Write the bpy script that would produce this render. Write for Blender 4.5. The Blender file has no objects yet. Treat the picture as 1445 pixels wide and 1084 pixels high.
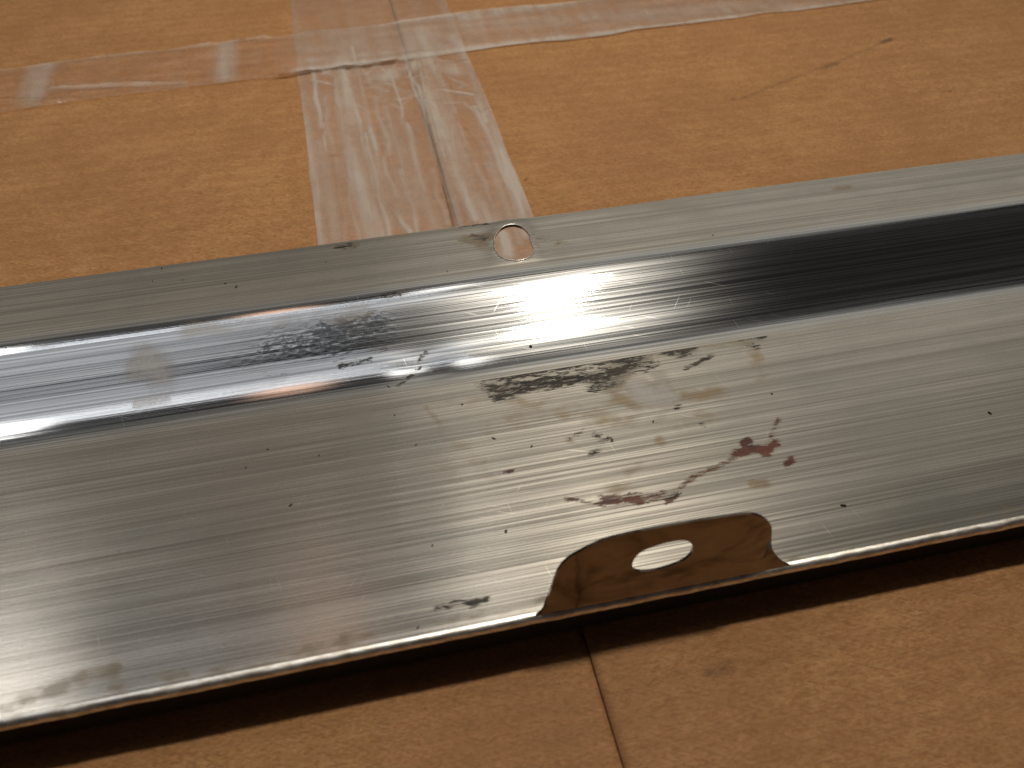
import bpy, bmesh, math, random
import numpy as np
from mathutils import Vector, Matrix, noise as mnoise
from mathutils.geometry import delaunay_2d_cdt

random.seed(7)
rng = np.random.default_rng(7)
S = bpy.context.scene
C = S.collection

# ------------------------------------------------------------------ camera
FPX, PW, PH = 1276.0, 1445.0, 1084.0
HC = 0.19                                  # camera height above the cardboard
PITCH = math.atan(1300.0 / FPX)            # looking down about 45 degrees
cam = bpy.data.cameras.new('camera')
camo = bpy.data.objects.new('camera', cam)
C.objects.link(camo)
camo.location = (0, 0, HC)
camo.rotation_euler = (math.pi / 2 - PITCH, 0, 0)
cam.sensor_width = 36.0
cam.lens = 36.0 * FPX / PW
cam.clip_start = 0.005
cam.clip_end = 50.0
cam.dof.use_dof = True
cam.dof.focus_distance = 0.255
cam.dof.aperture_fstop = 19.0
S.camera = camo

_F = np.array([0, math.cos(PITCH), -math.sin(PITCH)])
_U = np.array([0, math.sin(PITCH), math.cos(PITCH)])
_R = np.array([1.0, 0, 0])


def ray(x, y):
    d = _F * FPX + _R * (x - PW / 2) + _U * (PH / 2 - y)
    return d / np.linalg.norm(d)


def wp(x, y, z=0.0):
    d = ray(x, y)
    return np.array([0, 0, HC]) + d * ((z - HC) / d[2])


# frame of the strip: X along it, Y away from the camera, origin on its near edge
ANG = math.radians(12.53)
DU = np.array([math.cos(ANG), math.sin(ANG), 0])
DW = np.array([-math.sin(ANG), math.cos(ANG), 0])
ZP, ZF = 0.0172, 0.0277                    # heights of the face and of the flange
ORG = wp(722, 882.6, ZP)
ORG[2] = 0
MAT = Matrix(((DU[0], DW[0], 0, ORG[0]), (DU[1], DW[1], 0, ORG[1]), (0, 0, 1, 0), (0, 0, 0, 1)))


def loc(x, y, z=0.0):
    p = wp(x, y, z) - ORG
    return float(p @ DU), float(p @ DW)


def loc_wall(x, y, ly):
    """where the sight line meets the upright plane at local y"""
    d = ray(x, y)
    o = np.array([0, 0, HC]) - ORG
    t = (ly - o @ DW) / (d @ DW)
    p = o + d * t
    return float(p @ DU), float(p[2])


# ------------------------------------------------------------------ world and lamps
w = bpy.data.worlds.new('World')
S.world = w
w.use_nodes = True
bg = w.node_tree.nodes['Background']
bg.inputs[0].default_value = (1.0, 0.93, 0.85, 1)
bg.inputs[1].default_value = 0.022


def lamp(name, lpos, ltarget, power, col, shape, sx, sy=None):
    d = bpy.data.lights.new(name, 'AREA')
    d.shape = shape
    d.size = sx
    if sy:
        d.size_y = sy
    d.energy = power
    d.color = col
    o = bpy.data.objects.new(name, d)
    C.objects.link(o)
    p = MAT @ Vector(lpos)
    t = MAT @ Vector(ltarget)
    o.location = p
    zz = (p - t).normalized()
    xx = Vector(DU.tolist())
    xx = (xx - zz * xx.dot(zz)).normalized()
    yy = zz.cross(xx)
    o.rotation_euler = Matrix((xx, yy, zz)).transposed().to_euler()
    return o


# lamps of the room: one overhead (throws the shadow under the near edge), three farther ones; added area panels stand in for wall and ceiling bounce
PT = (0.03, 0.08, 0.02)


def at(du, dw, dz, dist):
    q = Vector((du, dw, dz)).normalized() * dist
    return (PT[0] + q.x, PT[1] + q.y, PT[2] + q.z)


key = lamp('ceiling_lamp', at(0.21, 0.03, 0.97, 1.15), (0.0, 0.34, 0.0), 1.85, (1.0, 0.91, 0.77), 'DISK', 0.07)
key.data.spread = math.radians(82)                # shaded lamp, aimed a little beyond the strip
lamp('left_lamp', at(-0.47, 0.30, 0.82, 1.3), PT, 0.46, (1.0, 0.97, 0.93), 'DISK', 0.17)
lamp('tube_lamp', at(-0.24, 0.27, 0.93, 1.5), PT, 0.42, (0.97, 0.98, 1.0), 'RECTANGLE', 1.0, 0.05)
lamp('warm_bulb', at(-0.13, 0.36, 0.90, 1.5), PT, 0.08, (1.0, 0.60, 0.40), 'DISK', 0.15)
lamp('far_lamp', at(0.07, 0.36, 0.89, 1.5), PT, 0.12, (1.0, 0.96, 0.90), 'DISK', 0.15)
lamp('wall_bounce', at(0.10, 0.74, 0.64, 1.7), PT, 2.15, (1.0, 0.92, 0.80), 'ELLIPSE', 3.6, 1.1)
lamp('wall_fill', at(0.45, 0.66, 0.66, 1.7), PT, 0.75, (1.0, 0.96, 0.86), 'ELLIPSE', 1.7, 0.9)  # added panel, brightens the reflection in the right half of the face
lamp('ceiling_bounce', at(-0.34, 0.08, 0.95, 1.5), PT, 1.15, (0.97, 0.98, 1.0), 'ELLIPSE', 1.5, 0.6)

vs = S.view_settings
vs.view_transform = 'Standard'
vs.look = 'None'
vs.gamma = 1.0
vs.exposure = 0.0
S.render.engine = 'CYCLES'
S.cycles.transparent_max_bounces = 12


# ------------------------------------------------------------------ node helpers
class NT:
    def __init__(s, name):
        s.m = bpy.data.materials.new(name)
        s.m.use_nodes = True
        s.t = s.m.node_tree
        s.t.nodes.clear()
        s.out = s.t.nodes.new('ShaderNodeOutputMaterial')

    def n(s, typ, ins=None, **kw):
        nd = s.t.nodes.new('ShaderNode' + typ)
        for k, v in kw.items():
            setattr(nd, k, v)
        for k, v in (ins or {}).items():
            s.set(nd.inputs[k], v)
        return nd

    def set(s, sock, v):
        if hasattr(v, 'is_output'):
            s.t.links.new(v, sock)
        else:
            if isinstance(v, tuple) and len(v) == 3 and sock.type == 'RGBA':
                v = v + (1,)
            sock.default_value = v

    def math(s, op, a, b=0.0, c=None, clamp=False):
        nd = s.n('Math', operation=op, use_clamp=clamp)
        s.set(nd.inputs[0], a)
        s.set(nd.inputs[1], b)
        if c is not None:
            s.set(nd.inputs[2], c)
        return nd.outputs[0]

    def mix(s, f, a, b):
        nd = s.n('Mix', data_type='RGBA')
        s.set(nd.inputs[0], f)
        s.set(nd.inputs[6], a)
        s.set(nd.inputs[7], b)
        return nd.outputs[2]

    def mixf(s, f, a, b):
        nd = s.n('Mix', data_type='FLOAT')
        s.set(nd.inputs[0], f)
        s.set(nd.inputs[2], a)
        s.set(nd.inputs[3], b)
        return nd.outputs[0]

    def attr(s, name):
        return s.n('Attribute', attribute_name=name).outputs['Fac']

    def obj(s):
        return s.n('TexCoord').outputs['Object']

    def noise(s, scale, vec, detail=4, rough=0.55, stretch=None, distort=0.0):
        if stretch:
            mp = s.n('Mapping', {'Scale': stretch})
            s.set(mp.inputs['Vector'], vec)
            vec = mp.outputs[0]
        nd = s.n('TexNoise', {'Vector': vec, 'Scale': scale, 'Detail': detail, 'Roughness': rough, 'Distortion': distort})
        return nd.outputs['Fac']

    def ramp(s, v, lo, hi):
        nd = s.n('MapRange', {'Value': v, 'From Min': lo, 'From Max': hi}, interpolation_type='SMOOTHSTEP')
        return nd.outputs[0]


# ------------------------------------------------------------------ materials
def make_steel():
    k = NT('worn_brushed_steel')
    o = k.obj()
    grime, amber, rust, haze = k.attr('grime'), k.attr('amber'), k.attr('rust'), k.attr('haze')
    polish, scuff, swirl, edge = k.attr('polish'), k.attr('scuff'), k.attr('swirl'), k.attr('edgedirt')
    # brushing lines run along X
    st1 = k.noise(1.0, o, 3, 0.6, (3.5, 750, 750))
    st2 = k.noise(1.0, o, 3, 0.55, (2.2, 330, 330))
    st3 = k.noise(1.0, o, 2, 0.6, (9, 2300, 2300))
    st4 = k.noise(1.0, o, 2, 0.6, (60, 5200, 5200))
    blot = k.noise(38.0, o, 4, 0.55)
    fine = k.noise(900.0, o, 3, 0.6)
    # roughness
    r = k.math('MULTIPLY_ADD', st1, 0.12, 0.168)
    r = k.math('ADD', r, k.math('MULTIPLY_ADD', blot, 0.08, -0.04))
    rp = k.math('MULTIPLY_ADD', st1, 0.14, 0.065)
    r = k.mixf(polish, r, rp)
    r = k.math('ADD', r, k.math('MULTIPLY', swirl, 0.05))
    r = k.math('ADD', r, k.math('MULTIPLY', haze, 0.05))
    # metal tint
    tone = k.math('MULTIPLY_ADD', st2, 0.35, k.math('MULTIPLY_ADD', st3, 0.5, k.math('MULTIPLY', st4, 0.15)))
    tone = k.mixf(k.math('MULTIPLY', swirl, 0.8), tone, 0.45)
    col = k.mix(k.ramp(tone, 0.38, 0.62), (0.475, 0.438, 0.385), (0.74, 0.695, 0.625))
    colp = k.mix(k.ramp(k.math('MULTIPLY_ADD', st1, 0.5, k.math('MULTIPLY', st3, 0.5)), 0.38, 0.62), (0.42, 0.44, 0.46), (0.84, 0.85, 0.86))
    col = k.mix(polish, col, colp)
    cl = k.noise(55.0, o, 3, 0.6, (0.6, 1.2, 1))
    col = k.mix(k.math('MULTIPLY', k.ramp(cl, 0.40, 0.72), k.math('MULTIPLY_ADD', polish, -0.35, 0.45)), col, (0.47, 0.465, 0.42))
    # fish-scale scuffing on the step
    vor = k.n('TexVoronoi', {'Vector': k.n('Mapping', {'Vector': o, 'Scale': (420, 900, 600), 'Rotation': (0, 0, 0.6)}).outputs[0], 'Scale': 1.0}, feature='F1').outputs['Distance']
    sn = k.noise(520.0, o, 4, 0.65, (1, 1.6, 1), 0.8)
    sc = k.ramp(k.math('ADD', scuff, k.math('MULTIPLY_ADD', sn, 2.0, -1.5)), -0.05, 0.28)
    sc = k.math('MULTIPLY', sc, k.ramp(scuff, 0.02, 0.2))
    col = k.mix(k.math('MULTIPLY', sc, 0.75), col, (0.17, 0.175, 0.18))
    r = k.math('ADD', r, k.math('MULTIPLY', sc, 0.08))
    # sparse scratches crossing the brushing
    def scratch(rot, sx, sy, lo):
        mp = k.n('Mapping', {'Vector': k.n('Mapping', {'Vector': o, 'Rotation': (0, 0, rot)}).outputs[0], 'Scale': (sx, sy, 0.0)})
        return k.ramp(k.n('TexNoise', {'Vector': mp.outputs[0], 'Scale': 1.0, 'Detail': 1.0}).outputs['Fac'], lo, lo + 0.05)
    scr = k.math('MAXIMUM', scratch(0.35, 60, 2600, 0.735), scratch(-0.9, 75, 2200, 0.75))
    scr = k.math('MAXIMUM', scr, scratch(1.35, 80, 2400, 0.755))
    # bump: brushing, waviness of the sheet, swirl marks
    sw = k.n('TexWave', {'Vector': o, 'Scale': 240.0, 'Distortion': 14.0, 'Detail': 3.0, 'Detail Scale': 0.25}, wave_type='RINGS').outputs['Fac']
    h = k.math('MULTIPLY', st1, 0.8)
    h = k.math('ADD', h, k.math('MULTIPLY', st3, 0.32))
    h = k.math('ADD', h, k.math('MULTIPLY', st2, 1.0))
    h = k.math('MULTIPLY', h, k.math('MULTIPLY_ADD', swirl, -0.75, 1.0))
    h = k.math('ADD', h, k.math('MULTIPLY', k.math('MULTIPLY', sw, swirl), 0.10))
    h = k.math('ADD', h, k.math('MULTIPLY', k.math('MULTIPLY', vor, scuff), 1.2))
    b1 = k.n('Bump', {'Height': h, 'Distance': 0.000035, 'Strength': 1.0})
    wv = k.noise(22.0, o, 2, 0.5, (0.6, 1.0, 1.0))
    b2 = k.n('Bump', {'Height': wv, 'Distance': 0.00015, 'Strength': 1.0, 'Normal': b1.outputs[0]})
    tang = k.n('VectorTransform', {'Vector': (1, 0, 0)}, vector_type='VECTOR', convert_from='OBJECT', convert_to='WORLD')
    aniso = k.mixf(polish, k.math('MULTIPLY_ADD', swirl, -0.25, 0.52), 0.30)
    metal = k.n('BsdfAnisotropic', {'Color': col, 'Roughness': r, 'Anisotropy': aniso, 'Tangent': tang.outputs[0], 'Normal': b2.outputs[0]}, distribution='BECKMANN')
    soft = k.n('BsdfAnisotropic', {'Color': col, 'Roughness': k.mixf(polish, 0.40, 0.33), 'Anisotropy': 0.35, 'Tangent': tang.outputs[0], 'Normal': b2.outputs[0]}, distribution='BECKMANN')
    sf = k.math('MULTIPLY_ADD', k.ramp(st3, 0.35, 0.68), 0.26, 0.10)
    sf = k.math('MULTIPLY', sf, k.math('MULTIPLY_ADD', polish, -0.45, 1.0))
    sf = k.math('ADD', sf, k.math('MULTIPLY', scr, 0.4), clamp=True)
    metal = k.n('MixShader', {0: sf, 1: metal.outputs[0], 2: soft.outputs[0]})
    # dirt: ragged by noise, stretched a little along the brushing
    g1 = k.noise(620.0, o, 5, 0.8, (0.36, 1.3, 1), 0.5)
    g2 = k.noise(170.0, o, 3, 0.65, (0.6, 1.0, 1))
    gm = k.ramp(k.math('ADD', grime, k.math('MULTIPLY_ADD', g1, 5.4, -2.5)), 0.30, 1.0)
    gm = k.math('MULTIPLY', gm, k.ramp(grime, 0.03, 0.16))
    am = k.math('MULTIPLY', k.ramp(k.math('ADD', amber, k.math('MULTIPLY_ADD', g2, 3.4, -1.7)), 0.15, 1.4), k.ramp(amber, 0.03, 0.3))
    rm = k.math('MULTIPLY', k.ramp(k.math('ADD', rust, k.math('MULTIPLY_ADD', g1, 4.0, -2.0)), 0.35, 0.95), k.ramp(rust, 0.03, 0.25))
    em = k.math('MULTIPLY', k.ramp(k.math('ADD', edge, k.math('MULTIPLY_ADD', g2, 5.0, -2.7)), 0.1, 1.2), k.ramp(edge, 0.02, 0.3))
    film = k.math('MULTIPLY', k.ramp(grime, 0.05, 0.95), k.math('MULTIPLY_ADD', g2, 1.1, 0.05), clamp=True)
    rfilm = k.math('MULTIPLY', k.ramp(rust, 0.02, 1.0), k.math('MULTIPLY_ADD', g2, 0.9, 0.0), clamp=True)
    hm = k.math('MULTIPLY', k.ramp(k.math('ADD', haze, k.math('MULTIPLY_ADD', g2, 2.2, -1.2)), 0.0, 1.1), k.math('MULTIPLY', k.ramp(haze, 0.0, 0.5), k.math('MULTIPLY_ADD', fine, 0.7, 0.4)), clamp=True)
    dcol = k.mix(k.ramp(g2, 0.4, 0.62), (0.16, 0.082, 0.016), (0.23, 0.145, 0.042))
    dcol = k.mix(hm, dcol, (0.44, 0.44, 0.45))
    dcol = k.mix(em, dcol, (0.15, 0.11, 0.06))
    dcol = k.mix(film, dcol, (0.075, 0.06, 0.042))
    dcol = k.mix(rfilm, dcol, (0.16, 0.07, 0.035))
    dcol = k.mix(rm, dcol, k.mix(k.ramp(g2, 0.42, 0.6), (0.055, 0.006, 0.004), (0.115, 0.022, 0.010)))
    dcol = k.mix(gm, dcol, k.mix(k.ramp(g2, 0.38, 0.66), (0.014, 0.013, 0.013), (0.050, 0.040, 0.031)))
    cover = k.math('MAXIMUM', k.math('MULTIPLY', am, 0.58), k.math('MULTIPLY', gm, 0.95))
    cover = k.math('MAXIMUM', cover, k.math('MULTIPLY', rm, 0.88))
    cover = k.math('MAXIMUM', cover, k.math('MULTIPLY', em, 0.6))
    cover = k.math('MAXIMUM', cover, k.math('MULTIPLY', film, 0.62))
    cover = k.math('MAXIMUM', cover, k.math('MULTIPLY', rfilm, 0.5))
    cover = k.math('MAXIMUM', cover, k.math('MULTIPLY', hm, 0.85))
    db = k.n('Bump', {'Height': k.math('ADD', k.math('MULTIPLY', gm, k.math('MULTIPLY_ADD', g1, 1.5, 0.6)), k.math('MULTIPLY', rm, 0.5)), 'Distance': 0.00025, 'Strength': 1.0})
    dirt = k.n('BsdfPrincipled', {'Base Color': dcol, 'Roughness': 0.6, 'Specular IOR Level': 0.22, 'Normal': db.outputs[0]})
    mx = k.n('MixShader', {0: cover, 1: metal.outputs[0], 2: dirt.outputs[0]})
    k.t.links.new(mx.outputs[0], k.out.inputs[0])
    return k.m


def make_tab_steel():
    k = NT('bright_bent_steel')
    o = k.obj()
    n1 = k.noise(70.0, o, 3, 0.5)
    n2 = k.noise(420.0, o, 4, 0.6)
    n3 = k.noise(75.0, o, 3, 0.5, (0.7, 1, 1.6), 1.5)
    b = k.n('Bump', {'Height': k.math('ADD', n1, k.math('MULTIPLY', n2, 0.012)), 'Distance': 0.0006})
    col = k.mix(k.ramp(n3, 0.40, 0.7), (0.26, 0.232, 0.20), (0.12, 0.098, 0.075))  # dark noise patches put elongated reflections into the colour
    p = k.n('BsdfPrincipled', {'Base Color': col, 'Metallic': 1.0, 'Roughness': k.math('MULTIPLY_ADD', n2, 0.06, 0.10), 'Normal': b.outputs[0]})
    k.t.links.new(p.outputs[0], k.out.inputs[0])
    return k.m


def make_card():
    k = NT('brown_cardboard')
    o = k.obj()
    a = k.noise(130.0, o, 4, 0.65, (0.75, 1.0, 1))
    f = k.noise(800.0, o, 3, 0.75, (0.45, 1.0, 1))
    g = k.noise(16.0, o, 3, 0.5)
    mark = k.attr('mark')
    c = k.mix(k.ramp(a, 0.30, 0.70), (0.370, 0.176, 0.064), (0.445, 0.229, 0.090))
    c = k.mix(k.math('MULTIPLY', k.ramp(f, 0.40, 0.72), 0.55), c, (0.50, 0.27, 0.11))
    c = k.mix(k.math('MULTIPLY', k.ramp(f, 0.50, 0.28), 0.32), c, (0.26, 0.115, 0.042))
    c = k.mix(k.math('MULTIPLY', k.ramp(g, 0.42, 0.66), 0.28), c, (0.40, 0.185, 0.085))
    q1 = k.noise(1500.0, o, 2, 0.7, (0.5, 1.0, 1))
    q2 = k.noise(420.0, o, 3, 0.7)
    c = k.mix(k.math('MULTIPLY', k.ramp(q1, 0.50, 0.66), 0.6), c, (0.55, 0.32, 0.16))
    c = k.mix(k.math('MULTIPLY', k.ramp(q1, 0.50, 0.34), 0.6), c, (0.225, 0.10, 0.040))
    c = k.mix(k.math('MULTIPLY', k.ramp(q2, 0.50, 0.64), 0.5), c, (0.34, 0.20, 0.070))
    fb = k.noise(1.0, o, 2, 0.6, (130, 1500, 1))
    fb2 = k.noise(1.0, k.n('Mapping', {'Vector': o, 'Rotation': (0, 0, 0.5), 'Location': (3, 1, 0)}).outputs[0], 2, 0.6, (160, 1700, 1))
    c = k.mix(k.math('MULTIPLY', k.ramp(fb, 0.52, 0.66), 0.5), c, (0.53, 0.31, 0.15))
    c = k.mix(k.math('MULTIPLY', k.ramp(fb2, 0.53, 0.67), 0.5), c, (0.22, 0.105, 0.042))
    bb = k.noise(5.0, o, 2, 0.5)
    c = k.mix(k.math('MULTIPLY', k.ramp(bb, 0.38, 0.66), 0.28), c, (0.30, 0.145, 0.062))
    b3 = k.noise(33.0, o, 5, 0.65, (0.8, 1, 1))
    c = k.mix(k.math('MULTIPLY', k.ramp(b3, 0.42, 0.62), 0.34), c, (0.295, 0.140, 0.058))
    c = k.mix(k.math('MULTIPLY', k.ramp(b3, 0.46, 0.32), 0.35), c, (0.47, 0.255, 0.115))
    flu = k.n('TexWave', {'Vector': o, 'Scale': 44.0, 'Distortion': 1.2, 'Detail': 2.0, 'Detail Scale': 0.6}, wave_type='BANDS', bands_direction='Y').outputs['Fac']
    c = k.mix(k.math('MULTIPLY', flu, 0.17), c, (0.25, 0.115, 0.045))
    sp = k.noise(230.0, o, 3, 0.5)
    c = k.mix(k.math('MULTIPLY', k.ramp(sp, 0.67, 0.78), 0.35), c, (0.20, 0.10, 0.05))
    mk = k.math('MULTIPLY', k.ramp(k.math('ADD', mark, k.math('MULTIPLY_ADD', f, 1.4, -0.7)), 0.1, 0.8), k.ramp(mark, 0.02, 0.3))
    c = k.mix(k.math('MULTIPLY', mk, 0.7), c, (0.075, 0.045, 0.028))
    # corrugation telegraphing through the liner
    wv = k.n('TexWave', {'Vector': o, 'Scale': 40.0, 'Distortion': 0.6, 'Detail': 1.0}, wave_type='BANDS', bands_direction='Y').outputs['Fac']
    h = k.math('ADD', k.math('MULTIPLY', f, 0.5), k.math('MULTIPLY', a, 0.8))
    h = k.math('ADD', h, k.math('MULTIPLY', wv, 0.25))
    b = k.n('Bump', {'Height': h, 'Distance': 0.00010, 'Strength': 1.0})
    p = k.n('BsdfPrincipled', {'Base Color': c, 'Roughness': 0.78, 'Normal': b.outputs[0], 'Specular IOR Level': 0.25})
    k.t.links.new(p.outputs[0], k.out.inputs[0])
    return k.m


def make_tape():
    k = NT('clear_packing_tape')
    o = k.obj()
    milk = k.attr('milk')
    n1 = k.noise(1.0, o, 4, 0.6, (170, 12, 60))
    n2 = k.noise(90.0, o, 4, 0.6)
    fac = k.math('ADD', k.math('MULTIPLY', milk, k.math('MULTIPLY_ADD', n2, 0.7, 0.6)), k.math('MULTIPLY', milk, k.math('MULTIPLY_ADD', n1, 1.6, -0.8)), clamp=True)
    fac = k.math('MULTIPLY', fac, 0.62)
    hb = k.noise(260.0, o, 3, 0.6)
    b = k.n('Bump', {'Height': hb, 'Distance': 0.00018})
    tr = k.n('BsdfTransparent', {'Color': (0.985, 0.975, 0.96)})
    df = k.n('BsdfDiffuse', {'Color': (0.68, 0.62, 0.56)})
    m1 = k.n('MixShader', {0: fac, 1: tr.outputs[0], 2: df.outputs[0]})
    gl = k.n('BsdfGlossy', {'Color': (1, 1, 1), 'Roughness': k.math('MULTIPLY_ADD', k.attr('dull'), 0.5, 0.08), 'Normal': b.outputs[0]})
    fr = k.n('Fresnel', {'IOR': 1.42, 'Normal': b.outputs[0]})
    m2 = k.n('MixShader', {0: k.math('MULTIPLY', fr.outputs[0], k.math('MULTIPLY_ADD', k.attr('dull'), -0.8, 1.0)), 1: m1.outputs[0], 2: gl.outputs[0]})
    k.t.links.new(m2.outputs[0], k.out.inputs[0])
    return k.m


def make_speck():
    k = NT('dark_debris')
    o = k.obj()
    c = k.mix(k.noise(900, o), (0.012, 0.010, 0.008), (0.06, 0.035, 0.02))
    p = k.n('BsdfPrincipled', {'Base Color': c, 'Roughness': 0.8})
    k.t.links.new(p.outputs[0], k.out.inputs[0])
    return k.m


STEEL, TABM, CARD, TAPE, SPECK = make_steel(), make_tab_steel(), make_card(), make_tape(), make_speck()


# ------------------------------------------------------------------ mesh helpers
def link(name, me, mat, parent=None, smooth=True):
    o = bpy.data.objects.new(name, me)
    C.objects.link(o)
    if mat:
        me.materials.append(mat)
    if smooth:
        me.polygons.foreach_set('use_smooth', [True] * len(me.polygons))
    if parent:
        o.parent = parent
    return o


def empty(name, label, cat, mat=None):
    o = bpy.data.objects.new(name, None)
    C.objects.link(o)
    o.empty_display_size = 0.02
    o['label'] = label
    o['category'] = cat
    if mat is not None:
        o.matrix_world = mat
    return o


def add_attr(me, name, vals):
    a = me.attributes.new(name, 'FLOAT', 'POINT')
    a.data.foreach_set('value', np.asarray(vals, dtype=np.float32).ravel())


def grid_mesh(name, X, Y, Z, flip=False):
    n, m = X.shape
    co = np.stack([X, Y, Z], -1).reshape(-1, 3)
    i = np.arange(n * m).reshape(n, m)
    f = np.stack([i[:-1, :-1], i[1:, :-1], i[1:, 1:], i[:-1, 1:]], -1).reshape(-1, 4)
    if flip:
        f = f[:, ::-1]
    me = bpy.data.meshes.new(name)
    me.from_pydata(co.tolist(), [], f.tolist())
    me.update()
    return me


def field(X, Y, strokes, z=0.0, ystretch=1.0):
    """soft mask: strokes are (pixel polyline, radius in mm, strength)"""
    out = np.zeros_like(X)
    for pts, r, s in strokes:
        L = [loc(px, py, z) for px, py in pts]
        r = r * 1e-3
        if len(L) == 1:
            L = L * 2
        for (x0, y0), (x1, y1) in zip(L[:-1], L[1:]):
            dx, dy = x1 - x0, (y1 - y0) * ystretch
            q = dx * dx + dy * dy
            ax, ay = X - x0, (Y - y0) * ystretch
            t = np.clip((ax * dx + ay * dy) / q, 0, 1) if q > 1e-12 else 0.0
            d = np.hypot(ax - t * dx, ay - t * dy) / r
            v = np.clip(1 - d, 0, 1)
            out = np.maximum(out, s * v * v * (3 - 2 * v))
    return out


def vnoise(X, Y, sx, sy, seed=0):
    """smooth value noise on arrays"""
    g = np.random.default_rng(seed).random((64, 64))
    a, b = X * sx + 17.3, Y * sy + 9.1
    ia, ib = np.floor(a).astype(int), np.floor(b).astype(int)
    fa, fb = a - ia, b - ib
    fa, fb = fa * fa * (3 - 2 * fa), fb * fb * (3 - 2 * fb)
    G = lambda i, j: g[i % 64, j % 64]
    return (G(ia, ib) * (1 - fa) + G(ia + 1, ib) * fa) * (1 - fb) + (G(ia, ib + 1) * (1 - fa) + G(ia + 1, ib + 1) * fa) * fb


def inside(px, py, poly):
    c = False
    j = len(poly) - 1
    for i in range(len(poly)):
        xi, yi = poly[i]
        xj, yj = poly[j]
        if (yi > py) != (yj > py) and px < (xj - xi) * (py - yi) / (yj - yi) + xi:
            c = not c
        j = i
    return c


def smooth_loop(pts, n, closed=True):
    """Catmull-Rom through pts, n samples per span"""
    out = []
    N = len(pts)
    for i in range(N if closed else N - 1):
        p = [pts[(i + k) % N] if closed else pts[min(max(i + k, 0), N - 1)] for k in (-1, 0, 1, 2)]
        for s in range(n):
            t = s / n
            out.append(tuple(0.5 * (2 * p[1][d] + (p[2][d] - p[0][d]) * t + (2 * p[0][d] - 5 * p[1][d] + 4 * p[2][d] - p[3][d]) * t * t
                                    + (3 * p[1][d] - p[0][d] - 3 * p[2][d] + p[3][d]) * t ** 3) for d in (0, 1)))
    if not closed:
        out.append(tuple(pts[-1]))
    return out


def sheet(outer, holes, spacing, extra=()):
    """triangulated 2-D sheet with holes; returns vertices, triangles, boundary loops"""
    co, ed, loops = [], [], []
    for lp in [outer] + list(holes):
        b = len(co)
        co += [Vector(p) for p in lp]
        n = len(lp)
        ed += [(b + i, b + (i + 1) % n) for i in range(n)]
        loops.append(list(range(b, b + n)))
    nb = len(co)
    bnd = np.array([tuple(v) for v in co])
    cand = list(extra)
    xs = [p[0] for p in outer]
    ys = [p[1] for p in outer]
    y = min(ys) + spacing
    row = 0
    while y < max(ys):
        x = min(xs) + spacing * (0.5 if row % 2 else 1.0)
        while x < max(xs):
            cand.append((x, y))
            x += spacing
        y += spacing
        row += 1
    for p in cand:
        if not inside(p[0], p[1], outer) or any(inside(p[0], p[1], h) for h in holes):
            continue
        d = np.min(np.hypot(bnd[:, 0] - p[0], bnd[:, 1] - p[1]))
        if d > spacing * 0.35:
            co.append(Vector(p))
    v, e, f, ov, oe, of = delaunay_2d_cdt(co, ed, [], 0, 1e-7)
    tris = []
    for t in f:
        cx = sum(v[i][0] for i in t) / len(t)
        cy = sum(v[i][1] for i in t) / len(t)
        if inside(cx, cy, outer) and not any(inside(cx, cy, h) for h in holes):
            tris.append(list(t))
    # order of boundary vertices is kept by the triangulation (orig ids map)
    back = {}
    for i, o in enumerate(ov):
        for q in o:
            back[q] = i
    loops = [[back[i] for i in lp] for lp in loops]
    return [tuple(p) for p in v], tris, loops


# ------------------------------------------------------------------ cardboard box
XSEAM = loc(735, 603, 0)[0]
box = empty('cardboard_box', 'brown corrugated cardboard box with taped top flaps under the metal strip', 'cardboard box', MAT)
BX0, BX1, BY0, BY1 = -0.62, 0.78, -0.42, 0.86
TH = 0.004
MARKS = [([(1045, 140), (1100, 118), (1150, 98), (1200, 80), (1250, 60)], 2.4, 0.45), ([(1160, 96), (1180, 90)], 3.0, 0.6),
         ([(1246, 60), (1258, 56)], 2.2, 1.3), ([(1228, 50)], 1.6, 1.0), ([(1037, 141)], 1.7, 1.0), ([(744, 253)], 1.6, 1.2),
         ([(1340, 130)], 2.4, 0.7), ([(640, 985)], 2, 0.5), ([(1000, 950), (1030, 940)], 3, 0.5), ([(228, 946), (225, 1078)], 1.2, 0.4)]


def flap(x0, x1, z, nm, lab):
    xs = np.unique(np.concatenate([np.array([x0, x1]), np.arange(max(x0, -0.30), min(x1, 0.42), 0.002)]))
    ys = np.unique(np.concatenate([np.array([BY0, BY1]), np.arange(-0.10, 0.48, 0.002)]))
    X, Y = np.meshgrid(xs, ys, indexing='ij')
    Z = np.full_like(X, z)
    Z += (vnoise(X, Y, 14, 14, 3) - 0.5) * 0.0009 + (vnoise(X, Y, 45, 60, 4) - 0.5) * 0.00034
    de = np.abs(X - XSEAM)
    Z -= 0.0003 * np.exp(-(de / 0.004) ** 2)          # crushed rim along the seam
    top = grid_mesh(nm, X, Y, Z)
    bm = bmesh.new()
    bm.from_mesh(top)
    be = [e for e in bm.edges if e.is_boundary]
    r = bmesh.ops.extrude_edge_only(bm, edges=be)
    for v in [g for g in r['geom'] if isinstance(g, bmesh.types.BMVert)]:
        v.co.z = z - TH
    bm.to_mesh(top)
    bm.free()
    a = np.zeros(len(top.vertices))
    a[:X.size] = field(X, Y, MARKS).ravel()
    add_attr(top, 'mark', a)
    o = link(nm, top, CARD, box)
    o['label'] = lab
    return o


flap(BX0, XSEAM - 0.0002, -0.0009, 'flap', 'left top flap of the box, slightly lower')
flap(XSEAM + 0.0002, BX1, 0.0, 'flap', 'right top flap of the box, slightly higher')


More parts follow.
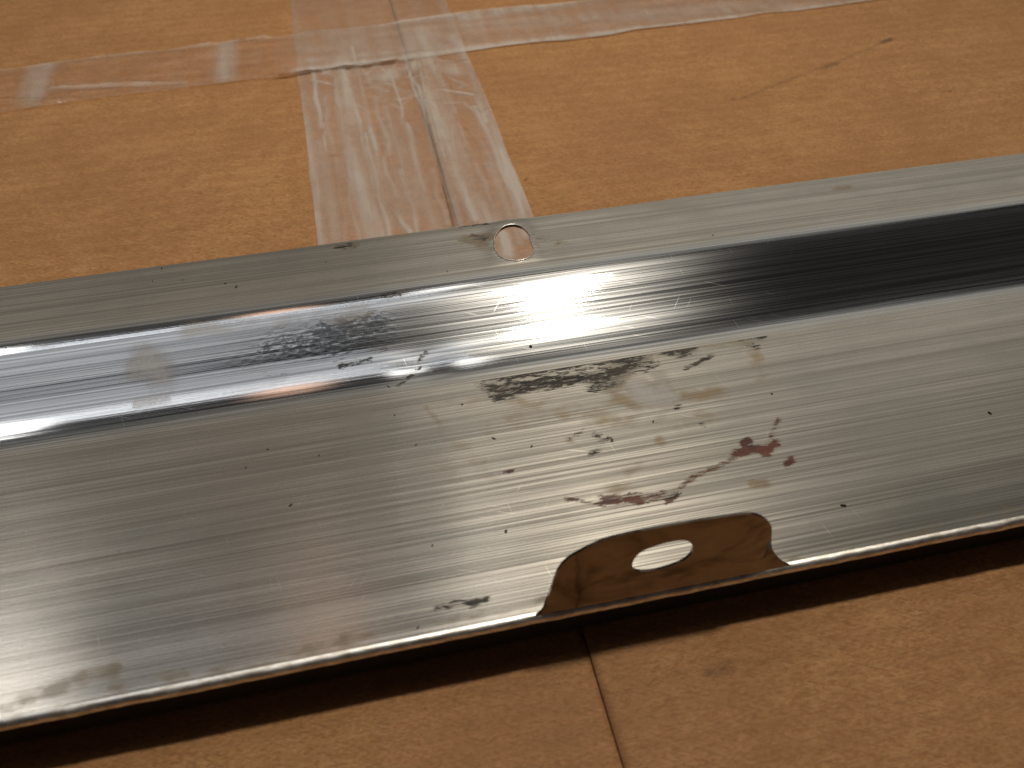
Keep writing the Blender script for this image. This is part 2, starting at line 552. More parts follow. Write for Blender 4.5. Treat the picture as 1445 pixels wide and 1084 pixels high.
def box_mesh(name, parts, mat, parent):
    bm = bmesh.new()
    for (x0, x1, y0, y1, z0, z1) in parts:
        m = Matrix.Translation(((x0 + x1) / 2, (y0 + y1) / 2, (z0 + z1) / 2)) @ Matrix.Diagonal((x1 - x0, y1 - y0, z1 - z0, 1))
        bmesh.ops.create_cube(bm, size=1, matrix=m)
    me = bpy.data.meshes.new(name)
    bm.to_mesh(me)
    bm.free()
    return link(name, me, mat, parent, False)


zb = -0.0062
for r in ((BX0, BX0 + TH, BY0, BY1), (BX1 - TH, BX1, BY0, BY1), (BX0 + TH, BX1 - TH, BY0, BY0 + TH), (BX0 + TH, BX1 - TH, BY1 - TH, BY1)):
    box_mesh('side_wall', [r + (-0.36, zb)], CARD, box)
box_mesh('inner_flap', [(BX0 + TH, BX1 - TH, BY0 + TH, BY1 - TH, zb - TH, zb)], CARD, box)


# clear tape: thin wrinkled film on the flaps ------------------------------------
def tape(name, lab, c0, c1, width, zoff, step, hfun, milkfun, edge=0.0):
    """c0, c1: ends of the centre line in the box frame; width in m"""
    c0, c1 = np.array(c0), np.array(c1)
    L = np.linalg.norm(c1 - c0)
    d = (c1 - c0) / L
    nrm = np.array([d[1], -d[0]])
    s = np.arange(0, L + step, step)
    q = np.linspace(-0.5, 0.5, int(width / step) + 1)
    Sg, Q = np.meshgrid(s, q, indexing='ij')
    wob = edge * (vnoise(Sg, Sg * 0, 60, 1, 5) - 0.5) * 2
    off = Q * width + wob * np.abs(Q) * 2
    X = c0[0] + d[0] * Sg + nrm[0] * off
    Y = c0[1] + d[1] * Sg + nrm[1] * off
    k = np.clip((X - (XSEAM - 0.006)) / 0.009, 0, 1)
    base = -0.0009 * (1 - k * k * (3 - 2 * k)) + (vnoise(X, Y, 14, 14, 3) - 0.5) * 0.0009 + (vnoise(X, Y, 45, 60, 4) - 0.5) * 0.00034
    Z = base + zoff + hfun(X, Y, Sg, off)
    me = grid_mesh(name, X, Y, Z, flip=True)
    add_attr(me, 'milk', np.clip(milkfun(X, Y, Sg, off), 0, 1.3))
    add_attr(me, 'dull', np.clip((0.04 - Y) / 0.02, 0, 1))
    o = link(name, me, TAPE, box)
    o['label'] = lab
    return o


TL = loc(447, 330)[0]
TR = loc(756, 312)[0]
TC, TWD = (TL + TR) / 2, (TR - TL)

RIDGES = [([(590, 75), (598, 130), (612, 190), (628, 250), (645, 318)], 2.0, 1.0),
          ([(600, 85), (640, 170), (668, 200), (690, 270), (700, 310)], 1.6, 0.55),
          ([(480, 60), (484, 120), (492, 200), (510, 270), (535, 340)], 2.6, 0.5),
          ([(530, 115), (560, 150), (590, 200), (605, 310)], 2.2, 0.35),
          ([(616, 128), (650, 133), (695, 138)], 1.6, 0.8),
          ([(520, 100), (545, 95), (575, 108), (585, 85)], 1.8, 0.6),
          ([(550, 290), (575, 325)], 1.6, 0.7),
          ([(610, 80), (640, 92), (672, 84)], 2.0, 0.5),
          ([(625, 230), (650, 290), (668, 312)], 1.5, 0.5),
          ([(655, 250), (690, 315)], 1.3, 0.4),
          ([(690, 190), (725, 250), (750, 310)], 1.6, 0.3),
          ([(828, 895), (846, 960), (886, 1084)], 1.5, 0.7),
          ([(700, 318), (735, 345), (745, 370)], 2.0, 0.3)]
MILK = [([(412, 90), (430, 180), (445, 260), (452, 345)], 3.2, 0.55), ([(482, 80), (490, 160), (505, 250), (535, 345)], 6.5, 0.62),
        ([(600, 80), (625, 190), (650, 250), (700, 330)], 7.5, 0.55), ([(690, 130), (710, 200), (735, 290), (745, 330)], 5.0, 0.62),
        ([(530, 110), (580, 95), (650, 100)], 9.0, 0.5), ([(640, 55), (680, 115)], 7.0, 0.45), ([(558, 296), (566, 312), (580, 328)], 2.6, 0.6),
        ([(618, 129), (690, 138)], 1.8, 0.6), ([(520, 110), (530, 122), (545, 128)], 2.4, 0.4), ([(420, 85), (700, 60)], 4.0, 0.3),
        ([(640, 230), (670, 310)], 3.5, 0.8), ([(510, 230), (560, 300)], 14.0, 0.28), ([(712, 330), (716, 360)], 4.0, 0.8),
        ([(450, 200), (470, 340)], 6.0, 0.25), ([(590, 250), (620, 330)], 5.0, 0.3)]


_q = random.Random(3)
for _i in range(60):
    _x = _q.uniform(415, 690)
    _y = _q.uniform(60, 250)
    _L = _q.uniform(40, 160)
    _sl = 0.117 + 0.296 * (_x + 0.0 - 412) / 248
    _p = [(_x + _sl * t * _L + _q.uniform(-4, 4), _y + t * _L) for t in (0, 0.25, 0.5, 0.75, 1.0)]
    _p = [(a + _sl * 0.9 * (_y - 75), b) for a, b in _p if b < 380]
    if len(_p) > 1:
        RIDGES.append((_p, _q.uniform(0.7, 1.6), _q.uniform(0.12, 0.5)))
        MILK.append((_p, _q.uniform(0.8, 2.6), _q.uniform(0.15, 0.6)))
for _i in range(26):
    _x, _y = _q.uniform(430, 690), _q.uniform(82, 150)
    _p = [(_x, _y), (_x + _q.uniform(10, 30), _y + _q.uniform(-12, 14)), (_x + _q.uniform(30, 60), _y + _q.uniform(-14, 16))]
    RIDGES.append((_p, _q.uniform(0.8, 1.8), _q.uniform(0.15, 0.45)))
    MILK.append((_p, _q.uniform(0.9, 2.4), _q.uniform(0.15, 0.5)))


def h_long(X, Y, Sg, off):
    h = field(X, Y, RIDGES) * 0.0009
    fr = np.clip((Y - 0.02) / 0.03, 0, 1)
    h += ((vnoise(X, Y, 220, 30, 11) - 0.5) * 0.00030 + (vnoise(X + Y * 0.15, Y, 420, 45, 12) - 0.5) * 0.00022) * (0.25 + 0.75 * fr)
    h += np.exp(-((X - XSEAM) / 0.002) ** 2) * (-0.0003) * (Y < 0.02)
    return h


def m_long(X, Y, Sg, off):
    m = field(X, Y, MILK) * (0.45 + 1.0 * vnoise(X + Y * 0.1, Y, 330, 25, 23))
    m = m + 0.27 + 0.14 * (vnoise(X, Y, 160, 8, 21) - 0.4)
    m = m + 0.13 * np.exp(-((np.abs(off) - TWD / 2 + 0.0016) / 0.0016) ** 2)
    front = np.clip((0.03 - Y) / 0.03, 0, 1)
    return m * (1 - 0.97 * front)


tape('packing_tape', 'wide clear tape, wrinkled, along the flap seam', (TC, -0.40), (TC, loc(540, -18)[1]), TWD, 0.00035, 0.0007, h_long, m_long, 0.0004)

cu0, cu1 = loc(0, 97), loc(800, 2)
cl0, cl1 = loc(200, 137), loc(1280, 0)
ca = ((cu0[0] + loc(0, 160)[0]) / 2, (cu0[1] + loc(0, 160)[1]) / 2)
dcr = np.array(cl1) - np.array(cl0)
dcr /= np.linalg.norm(dcr)
mid = (np.array(loc(640, 22)) + np.array(loc(650, 76))) / 2
CWD = abs((np.array(loc(640, 22)) - np.array(loc(650, 76))) @ np.array([-dcr[1], dcr[0]]))
CRIDGE = [([(300, 127), (350, 120), (415, 106), (560, 88)], 2.0, 1.0), ([(0, 142), (90, 143), (100, 140)], 2.0, 0.7), ([(70, 126), (180, 118), (260, 120)], 1.8, 0.6),
          ([(130, 79), (200, 70), (300, 62)], 2.0, 0.6), ([(420, 36), (560, 28)], 2.5, 0.5), ([(240, 130), (280, 125)], 1.5, 0.7), ([(340, 60), (375, 54)], 2.0, 0.8)]
CMILK = [([(60, 92), (45, 140)], 9.0, 0.55), ([(318, 66), (315, 108)], 9.0, 0.5), ([(300, 126), (415, 107), (560, 88)], 3.0, 1.0), ([(0, 96), (140, 78), (380, 52)], 3.5, 0.5),
         ([(70, 125), (260, 118)], 2.4, 0.5), ([(415, 38), (640, 22)], 9.0, 0.55), ([(420, 100), (660, 72), (1280, 0)], 5.0, 0.65), ([(600, 50), (600, 66)], 12, 0.4),
         ([(660, 26), (800, 4)], 9.0, 0.45), ([(660, 40), (1100, 8)], 10.0, 0.22)]


def h_cross(X, Y, Sg, off):
    return field(X, Y, CRIDGE) * 0.0017 + (vnoise(X, Y, 60, 200, 31) - 0.5) * 0.0003


def m_cross(X, Y, Sg, off):
    right = np.clip((X - loc(380, 80)[0]) / 0.03, 0, 1)
    m = field(X, Y, CMILK) + 0.12 + 0.22 * right + 0.10 * (vnoise(X, Y, 12, 150, 41) - 0.4)
    return m + 0.10 * np.exp(-((np.abs(off) - CWD / 2 + 0.0014) / 0.0014) ** 2)


tape('packing_tape', 'narrower clear tape crossing the box behind the strip', mid - dcr * 0.46, mid + dcr * 0.5, CWD, 0.0008, 0.0012, h_cross, m_cross, 0.0012)


# ------------------------------------------------------------------ the metal strip
strip = empty('metal_trim_strip', 'long worn brushed steel trim strip with a step, hole and bent-up slotted tab', 'metal trim', MAT)
T = 0.0009                                  # sheet thickness
XA, XB = -0.40, 0.62
Y1 = loc(722, 500, ZP)[1]
Y2 = loc(722, 391, ZF)[1]
YF = loc(722, 310.5, ZF)[1]


def fillet(p0, p1, p2, r, n):
    a = np.array(p0) - np.array(p1)
    b = np.array(p2) - np.array(p1)
    a /= np.linalg.norm(a)
    b /= np.linalg.norm(b)
    ang = math.acos(np.clip(a @ b, -1, 1))
    t = r / math.tan(ang / 2)
    s, e = np.array(p1) + a * t, np.array(p1) + b * t
    bis = (a + b) / np.linalg.norm(a + b)
    c = np.array(p1) + bis * (r / math.sin(ang / 2))
    a0 = math.atan2(*(s - c)[::-1])
    a1 = math.atan2(*(e - c)[::-1])
    d = (a1 - a0 + math.pi) % (2 * math.pi) - math.pi
    return [(c[0] + r * math.cos(a0 + d * i / n), c[1] + r * math.sin(a0 + d * i / n)) for i in range(n + 1)]


lowf = fillet((0, ZP), (Y1, ZP), (Y2, ZF), 0.034, 16)
topf = fillet((Y1, ZP), (Y2, ZF), (YF, ZF), 0.018, 12)


def steps(a, b, st):
    n = max(1, int(round((b - a) / st)))
    return [a + (b - a) * i / n for i in range(n)]


XS = np.array(steps(XA, -0.17, 0.01) + steps(-0.17, 0.30, 0.0007) + steps(0.30, XB, 0.01) + [XB])

# face plate: flat field between the rolled edge and the step
yE = 0.0019
ys = np.array(steps(yE, lowf[0][0], 0.0007) + [lowf[0][0]])
X, Y = np.meshgrid(XS, ys, indexing='ij')
ZFACE = np.full_like(X, ZP)


def pad_mesh(me, zfun_bottom):
    """give a top sheet its thickness (lower skin and rim)"""
    bm = bmesh.new()
    bm.from_mesh(me)
    bm.normal_update()
    r = bmesh.ops.solidify(bm, geom=bm.faces[:], thickness=T)
    bm.to_mesh(me)
    bm.free()


G_BLACK = [([(648, 527), (690, 519), (740, 510), (800, 499), (860, 491), (920, 486), (975, 478), (1030, 471), (1066, 470)], 4.25, 0.99),
           ([(690, 530), (740, 522), (800, 512), (860, 505), (905, 508)], 6.88, 0.86),
           ([(695, 550), (740, 545), (790, 537), (850, 530), (885, 520)], 4.00, 0.86), ([(705, 563), (722, 555), (745, 548)], 2.75, 0.92),
           ([(940, 490), (965, 490)], 5.25, 1.19), ([(895, 512), (870, 530), (840, 541)], 5.00, 0.76),
           ([(968, 520), (985, 512), (1005, 502)], 0.99, 0.85), ([(955, 576), (960, 574)], 1.17, 0.85), ([(990, 600), (993, 599)], 1.26, 0.68),
           ([(857, 616), (864, 622)], 0.72, 0.94), ([(803, 620), (822, 608)], 0.81, 0.59), ([(830, 640), (848, 632)], 1.62, 0.47), ([(840, 612), (850, 622)], 1.98, 0.38),
           ([(600, 545), (640, 535)], 0.81, 0.51), ([(617, 856), (640, 853), (665, 852), (688, 846)], 1.35, 0.68), 
           ([(1045, 480), (1068, 490)], 1.98, 0.47), ([(942, 700), (960, 697)], 0.81, 0.77)]
G_AMBER = [([(660, 530), (760, 520), (860, 505), (960, 490), (1060, 475)], 6.5, 0.75), ([(640, 560), (760, 560), (860, 570)], 8.0, 0.4), ([(900, 520), (920, 590)], 9.0, 0.35), ([(905, 505), (880, 520), (865, 540)], 5.75, 1.60), ([(850, 545), (870, 560), (895, 575)], 5.00, 1.20), ([(960, 560), (1010, 556)], 5.25, 0.96),
           ([(835, 590), (890, 590)], 5.00, 0.77), ([(600, 575), (622, 598)], 1.50, 0.8), ([(626, 600), (655, 635), (690, 670), (715, 678)], 4.2, 0.42), ([(803, 622), (815, 630)], 3.00, 1.12),
           ([(700, 565), (740, 565)], 3.25, 0.80), ([(690, 600), (690, 612)], 3.12, 0.80), ([(1060, 480), (1075, 535)], 3.75, 0.72), ([(1065, 683), (1080, 682)], 2.50, 1.52),
           ([(890, 665), (905, 655)], 3.25, 0.80), ([(720, 590), (800, 585)], 5.62, 0.48), ([(960, 600), (1010, 580)], 5.00, 0.56), ([(560, 540), (590, 535)], 3.75, 0.56),
           ([(990, 478), (1010, 480)], 3.12, 1.28), ([(930, 620), (935, 625)], 2.50, 0.80), ([(840, 690), (930, 700)], 5.00, 0.48)]
G_RUST = [([(1040, 640), (1065, 636), (1085, 632), (1093, 625)], 2.62, 1.31), ([(1050, 626), (1056, 622)], 2.26, 1.38), ([(1060, 632), (1080, 640)], 2.38, 1.19),
          ([(1088, 615), (1099, 592)], 1.43, 0.69), ([(985, 670), (1010, 660), (1040, 645)], 1.43, 0.85), ([(900, 710), (950, 695), (985, 670)], 1.55, 0.69),
          ([(852, 706), (880, 704), (900, 705)], 3.33, 1.25), ([(900, 702), (940, 698)], 2.14, 0.88), ([(800, 704), (850, 712)], 1.43, 0.88), ([(940, 708), (958, 698)], 1.19, 1.19),
          ([(1110, 656), (1118, 648)], 1.90, 1.12), ([(712, 667), (722, 665)], 1.07, 1.12), ([(1040, 474), (1066, 472)], 3.09, 0.94)]
G_HAZE = [([(905, 550), (920, 560), (935, 560)], 7.15, 1.50), ([(930, 530), (935, 545)], 4.40, 1.06), ([(618, 645), (640, 675)], 5.50, 0.45)]
G_SWIRL = [([(-300, 760), (150, 720), (330, 700)], 62.0, 0.75), ([(505, 590), (520, 680), (530, 790)], 14.0, 1.0), ([(590, 640), (600, 760)], 13.0, 0.9)]
G_EDGE = [([(0, 1000), (60, 975), (160, 950)], 3.4, 1.0), ([(160, 972), (300, 945), (330, 938)], 2.6, 0.8), ([(330, 950), (480, 905), (640, 875), (740, 858)], 3.0, 0.6),
          ([(740, 860), (775, 840)], 2.6, 0.5), ([(0, 1020), (250, 975)], 2.8, 0.75), ([(1120, 795), (1260, 765), (1445, 722)], 2.8, 0.5), ([(1390, 722), (1445, 712)], 3.4, 0.6),
          ([(1270, 730), (1330, 740)], 4.0, 0.3)]
me = grid_mesh('face_plate', X, Y, ZFACE)
for nm, st, ysx in (('grime', G_BLACK, 1.0), ('amber', G_AMBER, 1.0), ('rust', G_RUST, 1.0), ('haze', G_HAZE, 1.0), ('swirl', G_SWIRL, 1.0), ('edgedirt', G_EDGE, 1.0)):
    add_attr(me, nm, field(X, Y, st, ZP, ysx))
plate = link('face_plate', me, STEEL, strip)
plate['label'] = 'wide brushed flat face with black grime and rusty red spots'

# added near-black skin and legs: support, and deeper shade under the near edge
SHADE_DARK = NT('shade_dark')  # near-black so the shade below the strip stays dark
_c = SHADE_DARK.mix(SHADE_DARK.noise(200, SHADE_DARK.obj()), (0.012, 0.010, 0.008), (0.035, 0.028, 0.02))
_p = SHADE_DARK.n('BsdfPrincipled', {'Base Color': _c, 'Roughness': 0.85})
SHADE_DARK.t.links.new(_p.outputs[0], SHADE_DARK.out.inputs[0])
SHADE_DARK = SHADE_DARK.m
box_mesh('shade_underside', [(XA, XB, 0.0062, Y1 - 0.006, ZP - T - 0.0004, ZP - T)], SHADE_DARK, strip)
box_mesh('added_leg', [(XA, XB, 0.0052, 0.0060, 0.0008, ZP - 2 * 0.0015 - 0.0002)], SHADE_DARK, strip)  # added close behind the edge to blacken the shaded gap
box_mesh('added_leg', [(XA, XB, Y1 - 0.004, Y1 - 0.0031, 0.0008, ZP - 0.0004)], SHADE_DARK, strip)

# rolled near edge: the sheet turns down and under
prof = [(yE, ZP)]
RR = 0.0015
for i in range(1, 15):
    a = math.pi / 2 + math.pi * 0.93 * i / 14
    prof.append((RR + 0.0003 + RR * math.cos(a) * 1.05, ZP - RR + RR * math.sin(a)))
prof.append((0.0075, ZP - 2 * RR + 0.0002))
prof = np.array(prof)
Xr = np.repeat(XS[:, None], len(prof), 1)
Yr = np.repeat(prof[None, :, 0], len(XS), 0)
Zr = np.repeat(prof[None, :, 1], len(XS), 0)
Yr = Yr + ((vnoise(Xr, Xr * 0, 170, 1, 61) - 0.5) * 0.00018 + (vnoise(Xr, Xr * 0, 700, 1, 62) - 0.5) * 0.00010) * (np.arange(len(prof)) > 2)
me = grid_mesh('rolled_edge', Xr, Yr, Zr, flip=True)
add_attr(me, 'polish', np.full(Xr.size, 0.2))
EDGEM = NT('worn_rolled_edge')
_o = EDGEM.obj()
_n = EDGEM.noise(1.0, _o, 4, 0.65, (330, 900, 900))
_n2 = EDGEM.noise(60.0, _o, 3, 0.6)
_p = EDGEM.n('BsdfPrincipled', {'Base Color': EDGEM.mix(EDGEM.ramp(_n, 0.40, 0.58), (0.62, 0.58, 0.52), (0.88, 0.86, 0.82)), 'Metallic': 1.0,
                                'Roughness': EDGEM.math('MULTIPLY_ADD', _n2, 0.3, 0.26),
                                'Normal': EDGEM.n('Bump', {'Height': _n, 'Distance': 0.00004}).outputs[0]})
EDGEM.t.links.new(_p.outputs[0], EDGEM.out.inputs[0])
EDGEM = EDGEM.m
link('rolled_edge', me, EDGEM, strip)['label'] = 'bright rolled near edge of the strip'

# shiny step between face and flange
pr = lowf + [(lowf[-1][0] + (topf[0][0] - lowf[-1][0]) * i / 16, lowf[-1][1] + (topf[0][1] - lowf[-1][1]) * i / 16) for i in range(1, 16)] + topf
pr = np.array(pr)
Xr = np.repeat(XS[:, None], len(pr), 1)
Yr = np.repeat(pr[None, :, 0], len(XS), 0)
Zr = np.repeat(pr[None, :, 1], len(XS), 0)
edgefall = np.minimum(np.arange(len(pr)), np.arange(len(pr))[::-1])[None, :] / 10.0
edgefall = np.clip(edgefall, 0, 1)
sq = np.clip((Yr - lowf[-1][0]) / (topf[0][0] - lowf[-1][0]) * 2 - 1, -1, 1)
Zr = Zr + (vnoise(Xr, Yr, 28, 30, 71) - 0.5) * 0.00003 * edgefall
# a dent with a crease, near the scuffed patch
dx, dy = loc(598, 512, 0.020)
dd = np.hypot((Xr - dx) / 0.008, (Yr - dy) / 0.006)
Zr = Zr - 0.00035 * np.exp(-dd ** 2)
me = grid_mesh('step', Xr, Yr, Zr)
add_attr(me, 'polish', np.tile(np.clip(np.minimum(np.arange(len(pr)), np.arange(len(pr))[::-1]) / 4.0, 0, 1), len(XS)))
zs = 0.0215
add_attr(me, 'scuff', field(Xr, Yr, [([(380, 497), (440, 488)], 6.0, 0.62), ([(455, 480), (535, 468)], 8.0, 0.8), ([(395, 492), (480, 490)], 8.0, 0.6), ([(1230, 360), (1280, 352)], 7, 0.3), ([(330, 510), (420, 500)], 4, 0.35)], zs))
add_attr(me, 'haze', field(Xr, Yr, [([(205, 520), (225, 530)], 8.0, 1.1), ([(270, 485), (420, 470), (520, 455)], 4.5, 0.55), ([(500, 470), (540, 465)], 7.0, 0.25), ([(190, 560), (230, 552)], 3.0, 0.8),
                                      ([(850, 400), (870, 412)], 0.8, 0.3), ([(895, 420), (900, 400)], 0.8, 0.25), ([(932, 385), (945, 398)], 0.8, 0.25)], zs))
add_attr(me, 'rust', field(Xr, Yr, [([(330, 515), (400, 520)], 2.4, 0.3), ([(380, 528), (400, 524)], 1.6, 0.45), ([(520, 492), (560, 486)], 1.6, 0.35)], zs))
add_attr(me, 'grime', field(Xr, Yr, [([(590, 497), (603, 488)], 0.8, 0.8), ([(560, 528), (592, 505)], 0.6, 0.6), ([(480, 508), (520, 500)], 1.6, 0.4), ([(545, 440), (575, 434)], 1.5, 0.45)], zs))
stepo = link('step', me, STEEL, strip)
stepo['label'] = 'polished sloping step with lamp reflections'

# flange with the round hole
y0 = topf[-1][0]
hole_px = [(697, 343), (700, 332), (709, 322), (723, 318), (736, 321), (745, 329), (749, 341), (753, 353), (750, 362), (741, 367), (727, 369), (711, 366), (701, 358)]
hole = smooth_loop([loc(a, b, ZF) for a, b in hole_px], 5)
hc = np.mean(np.array(hole), 0)
rect_x0, rect_x1 = hc[0] - 0.045, hc[0] + 0.045
NB = 60


def ywob(x):
    return YF + (float(vnoise(np.array([x]), np.array([0.0]), 30, 1, 81)[0]) - 0.5) * 0.0006


low = [(rect_x0 + (rect_x1 - rect_x0) * i / NB, y0) for i in range(NB)]
rgt = [(rect_x1, y0 + (YF - y0) * i / 16) for i in range(16)]
upp = [(rect_x1 - (rect_x1 - rect_x0) * i / NB, ywob(rect_x1 - (rect_x1 - rect_x0) * i / NB)) for i in range(NB)]
lft = [(rect_x0, YF - (YF - y0) * i / 16) for i in range(16)]
upp[0] = (rect_x1, YF)
rings = []
for q in (1.06, 1.14, 1.25, 1.4):
    rings += [(hc[0] + (p[0] - hc[0]) * q, hc[1] + (p[1] - hc[1]) * q) for p in hole]
V2, TR3, LP = sheet(low + rgt + upp + lft, [hole], 0.0016, rings)
V2 = np.array(V2)
ang = np.arctan2(V2[:, 1] - hc[1], V2[:, 0] - hc[0])
ha = np.array(hole)
hang = np.arctan2(ha[:, 1] - hc[1], ha[:, 0] - hc[0])
hr = np.hypot(ha[:, 0] - hc[0], ha[:, 1] - hc[1])
od = np.argsort(hang)
rad = np.hypot(V2[:, 0] - hc[0], V2[:, 1] - hc[1]) / np.interp(ang, hang[od], hr[od], period=2 * math.pi)
inx = np.clip((0.040 - np.abs(V2[:, 0] - hc[0])) / 0.01, 0, 1)
iny = np.clip((V2[:, 1] - y0) / 0.003, 0, 1)
zz = ZF + 0.0003 * np.exp(-((rad - 1) / 0.45) ** 2) * inx * iny     # puckered rim
vt = np.column_stack([V2, zz])
vb = vt - np.array([0, 0, T])
nV = len(vt)
faces = [t for t in TR3] + [[i + nV for i in t[::-1]] for t in TR3]
hl = LP[1]
for i in range(len(hl)):
    a, b = hl[i], hl[(i + 1) % len(hl)]
    faces.append([a, b, b + nV, a + nV])
ol = LP[0][NB + 16:NB + 16 + NB]
for a, b in zip(ol[:-1], ol[1:]):
    faces.append([b, a, a + nV, b + nV])
FH = [([(660, 337), (690, 335)], 4.0, 1.3), ([(680, 345), (692, 350)], 3.5, 1.0), ([(755, 335), (785, 341)], 5.0, 0.45)]
FG = [([(676, 334), (682, 337)], 1.0, 0.7), ([(758, 335), (785, 340)], 5.0, 0.42)]


def flange_attrs(me, Xf, Yf):
    add_attr(me, 'edgedirt', field(Xf, Yf, FH + [([(455, 350), (500, 345)], 3.0, 0.55), ([(560, 332), (690, 316)], 2.5, 0.35), ([(1180, 268), (1260, 258)], 3.5, 0.35)], ZF))
    add_attr(me, 'rust', field(Xf, Yf, [([(668, 333), (684, 337)], 2.0, 0.85)], ZF))
    add_attr(me, 'grime', field(Xf, Yf, [([(672, 335), (683, 338)], 1.8, 0.62), ([(757, 332), (784, 341)], 6.0, 0.10), ([(478, 350), (500, 347)], 2.5, 0.4), ([(640, 322), (690, 316)], 1.2, 0.45)], ZF))  # stroke right of the hole paints shading of the puckered rim
    add_attr(me, 'haze', field(Xf, Yf, [([(920, 290), (985, 295)], 5.5, 0.32), ([(1100, 265), (1140, 270)], 6.0, 0.2), ([(640, 335), (670, 345)], 4.0, 0.2)], ZF))
    add_attr(me, 'swirl', field(Xf, Yf, [([(460, 370), (560, 355)], 9.0, 0.7), ([(930, 285), (990, 300)], 8.0, 0.7), ([(760, 330), (790, 345)], 7, 0.6)], ZF))


meF = bpy.data.meshes.new('flange')
# left and right runs of the flange join the same mesh
xl = np.array([x for x in XS if x < rect_x0 - 0.0003] + [rect_x0])
xr = np.array([rect_x1] + [x for x in XS if x > rect_x1 + 0.0003])
allv, allf = [tuple(p) for p in vt] + [tuple(p) for p in vb], list(faces)
for xs in (xl, xr):
    yy = y0 + (YF - y0) * np.arange(17) / 16
    b = len(allv)
    m = 17
    for i, x in enumerate(xs):
        yf = ywob(x) if 0 < i < len(xs) - 1 else YF
        for j in range(17):
            allv.append((x, y0 + (yf - y0) * j / 16, ZF))
        allv.append((x, yf, ZF - T))
        allv.append((x, y0, ZF - T))
    for i in range(len(xs) - 1):
        for j in range(18):
            p = b + i * 19 + j
            allf.append([p, p + 19, p + 20, p + 1])
meF.from_pydata(allv, [], allf)
meF.update()
av = np.array(allv)
flange_attrs(meF, av[:, 0], av[:, 1])
fl = link('flange', meF, STEEL, strip)
bmf = bmesh.new()
bmf.from_mesh(meF)
for e in bmf.edges:
    if len(e.link_faces) == 2 and e.calc_face_angle(0) > math.radians(40):
        e.smooth = False
bmf.to_mesh(meF)
bmf.free()
fl['label'] = 'narrow far flange with one punched hole'

# thin burr round the hole
cv = bpy.data.curves.new('hole_rim', 'CURVE')
cv.dimensions = '3D'
sp = cv.splines.new('POLY')
sp.points.add(len(hole) - 1)
for i, p in enumerate(hole):
    sp.points[i].co = (p[0], p[1], ZF + 0.00035, 1)
    sp.points[i].radius = 0.6 + 0.6 * abs(math.sin(i * 0.37)) * (1.0 if p[1] > hc[1] - 0.002 else 0.35)
sp.use_cyclic_u = True
cv.bevel_depth = 0.00026
cv.bevel_resolution = 2
tmp = bpy.data.objects.new('tmp', cv)
rim = bpy.data.meshes.new_from_object(tmp)
bpy.data.objects.remove(tmp)
rim.name = 'hole_rim'
rim.materials.clear()
ro = link('hole_rim', rim, EDGEM, fl)
ro['label'] = 'thin bright burr around the punched hole'

# mounting tab bent up from the near edge, with its slot ---------------------------
YT = 0.0010
tab_px = [(752, 872), (766, 864), (775, 850), (781, 833), (788, 814), (800, 798), (820, 784), (850, 770), (880, 762), (930, 752), (985, 742), (1040, 733), (1066, 731),
          (1083, 737), (1091, 748), (1092, 764), (1093, 778), (1098, 790), (1108, 797), (1122, 799)]
slot_px = [(893, 799), (897, 790), (908, 781), (930, 773), (955, 767), (972, 767), (979, 775), (973, 787), (956, 797), (930, 805), (908, 808), (896, 806)]
tabt = smooth_loop([loc_wall(a, b, YT) for a, b in tab_px], 8, False)
tz0 = ZP - 0.0032
tabt = [(x, max(z, tz0 + 0.0008)) for x, z in tabt]
nb = 40
xa, xb = tabt[0][0], tabt[-1][0]
base = [(xa + (xb - xa) * i / nb, tz0) for i in range(nb + 1)]
outer = base + tabt[::-1]
slot = smooth_loop([loc_wall(a, b, YT) for a, b in slot_px], 5)
sc_ = np.mean(np.array(slot), 0)
rings = []
for q in (1.10, 1.25):
    rings += [(sc_[0] + (p[0] - sc_[0]) * q, sc_[1] + (p[1] - sc_[1]) * q) for p in slot]
V2, TR3, LP = sheet(outer, [slot], 0.0011, rings)
V2 = np.array(V2)
zt = V2[:, 1]
# gentle wave over the tab and a softened bend out of the edge
bulge = -0.0009 * np.exp(-((zt - ZP + 0.0005) / 0.0022) ** 2)
xfold = loc_wall(1068, 770, YT)[0]
bulge += 0.0016 * np.clip((V2[:, 0] - xfold) / 0.005, 0, 1) ** 2
xlf = loc_wall(850, 800, YT)[0]
bulge += 0.0018 * np.clip((xlf - V2[:, 0]) / 0.014, 0, 1.3) ** 2
ztop = max(p[1] for p in tabt)
bulge += 0.0007 * np.clip((zt - ztop * 0.6) / (ztop * 0.4), 0, 1) ** 2
sr = np.hypot((V2[:, 0] - sc_[0]) / 0.012, (V2[:, 1] - sc_[1]) / 0.006)
bulge += -0.0003 * np.exp(-sr ** 2)
tl = np.array(tabt)
dout = np.min(np.hypot(V2[:, None, 0] - tl[None, :, 0], V2[:, None, 1] - tl[None, :, 1]), 1)
bulge += 0.0005 * np.exp(-((V2[:, 0] - sc_[0]) / 0.022) ** 2) * np.clip((zt - ZP) / 0.012, 0, 1)      # dished middle          # pressed, rounded rim
bulge *= np.clip((zt - ZP + 0.0004) / 0.004, 0, 1)
yt = YT + bulge
vf = np.column_stack([V2[:, 0], yt, zt])
vbk = vf + np.array([0, 0.0006, 0])
n = len(vf)
faces = [t for t in TR3] + [[i + n for i in t[::-1]] for t in TR3]
for lp in LP:
    for i in range(len(lp)):
        a, b = lp[i], lp[(i + 1) % len(lp)]
        faces.append([a, b, b + n, a + n])
me = bpy.data.meshes.new('mounting_tab')
me.from_pydata([tuple(p) for p in vf] + [tuple(p) for p in vbk], [], faces)
bm = bmesh.new()
bm.from_mesh(me)
bmesh.ops.recalc_face_normals(bm, faces=bm.faces[:])
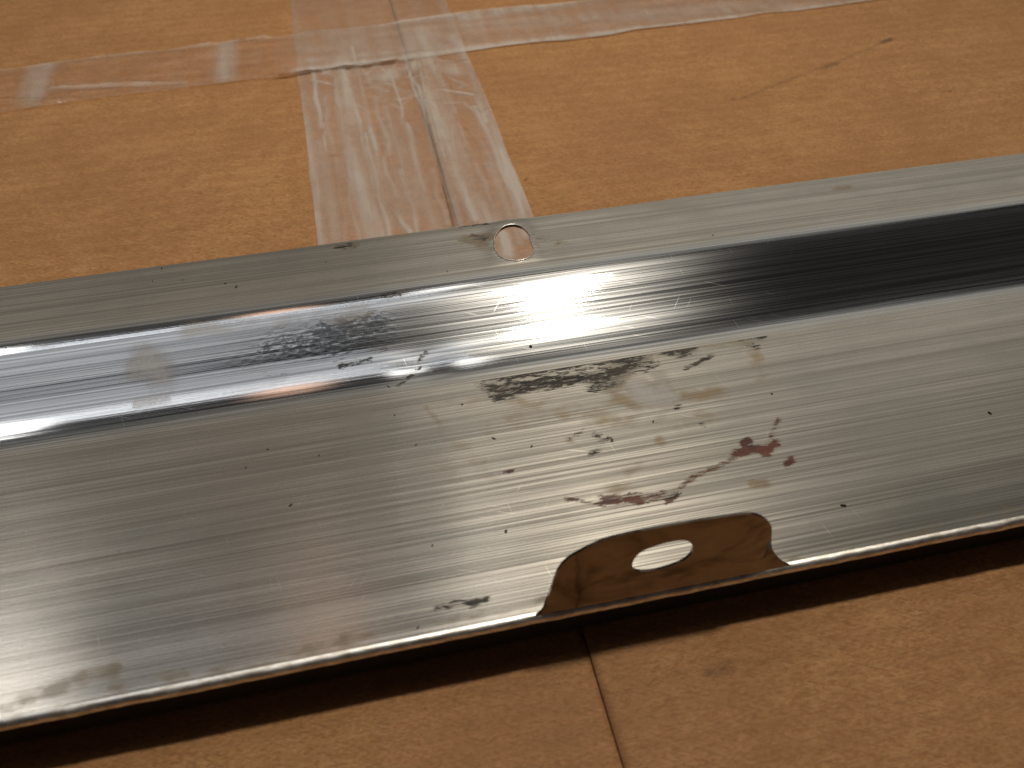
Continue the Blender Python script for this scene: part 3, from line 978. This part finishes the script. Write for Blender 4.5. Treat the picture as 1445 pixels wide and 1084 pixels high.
for e in bm.edges:
    if len(e.link_faces) == 2 and e.calc_face_angle(0) > math.radians(45):
        e.smooth = False
bm.to_mesh(me)
bm.free()
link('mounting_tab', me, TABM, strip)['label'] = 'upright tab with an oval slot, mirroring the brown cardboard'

# ------------------------------------------------------------------ specks of debris lying on the strip
bm = bmesh.new()
spx = [(697, 619, 1.0), (750, 630, 1.1), (1089, 556, .9), (1397, 583, 1.1), (1190, 713, 1.2), (714, 750, 1.2), (749, 489, 1.3), (652, 571, .8), (548, 546, .9), (557, 586, .6), (587, 628, .7),
       (410, 713, .8), (378, 634, .7), (450, 643, .6), (347, 660, .6), (456, 666, .5), (922, 595, .8), (228, 379, 1.0), (333, 405, .9), (318, 400, .7), (258, 395, .6), (215, 397, .6),
       (460, 370, .6), (1010, 661, .5), (1162, 490, .5), (1285, 663, .5), (893, 585, .5), (631, 383, .7), (300, 560, .5), (120, 430, .5), (1006, 332, .6), (304, 730, .5), (200, 690, .5),
       (660, 720, .5), (610, 770, .6), (545, 790, .5), (560, 870, .6), (590, 885, .8), (700, 818, .5), (1300, 520, .5), (1210, 600, .4), (500, 640, .4)]
for px, py, sz in spx:
    if sz < 0.55:
        continue
    if py < 410 and px < 700 or (px == 1006):
        z = ZF
    elif py == 489:
        z = 0.0185
    else:
        z = ZP
    x, y = loc(px, py, z)
    r = 0.00042 * sz
    m = Matrix.Translation((x, y, z + r * 0.25)) @ Matrix.Rotation(random.uniform(0, 3.1), 4, 'Z') @ Matrix.Diagonal((r * random.uniform(0.5, 0.75), r * random.uniform(0.8, 1.7), r * 0.5, 1))
    g = bmesh.ops.create_icosphere(bm, subdivisions=1, radius=1, matrix=m)
    for v in g['verts']:
        v.co += Vector((random.uniform(-1, 1), random.uniform(-1, 1), 0)) * r * 0.25
me = bpy.data.meshes.new('debris_specks')
bm.to_mesh(me)
bm.free()
d = link('debris_specks', me, SPECK)
d.matrix_world = MAT
d['label'] = 'tiny dark specks of grit scattered over the steel strip'
d['category'] = 'debris'
d['kind'] = 'stuff'
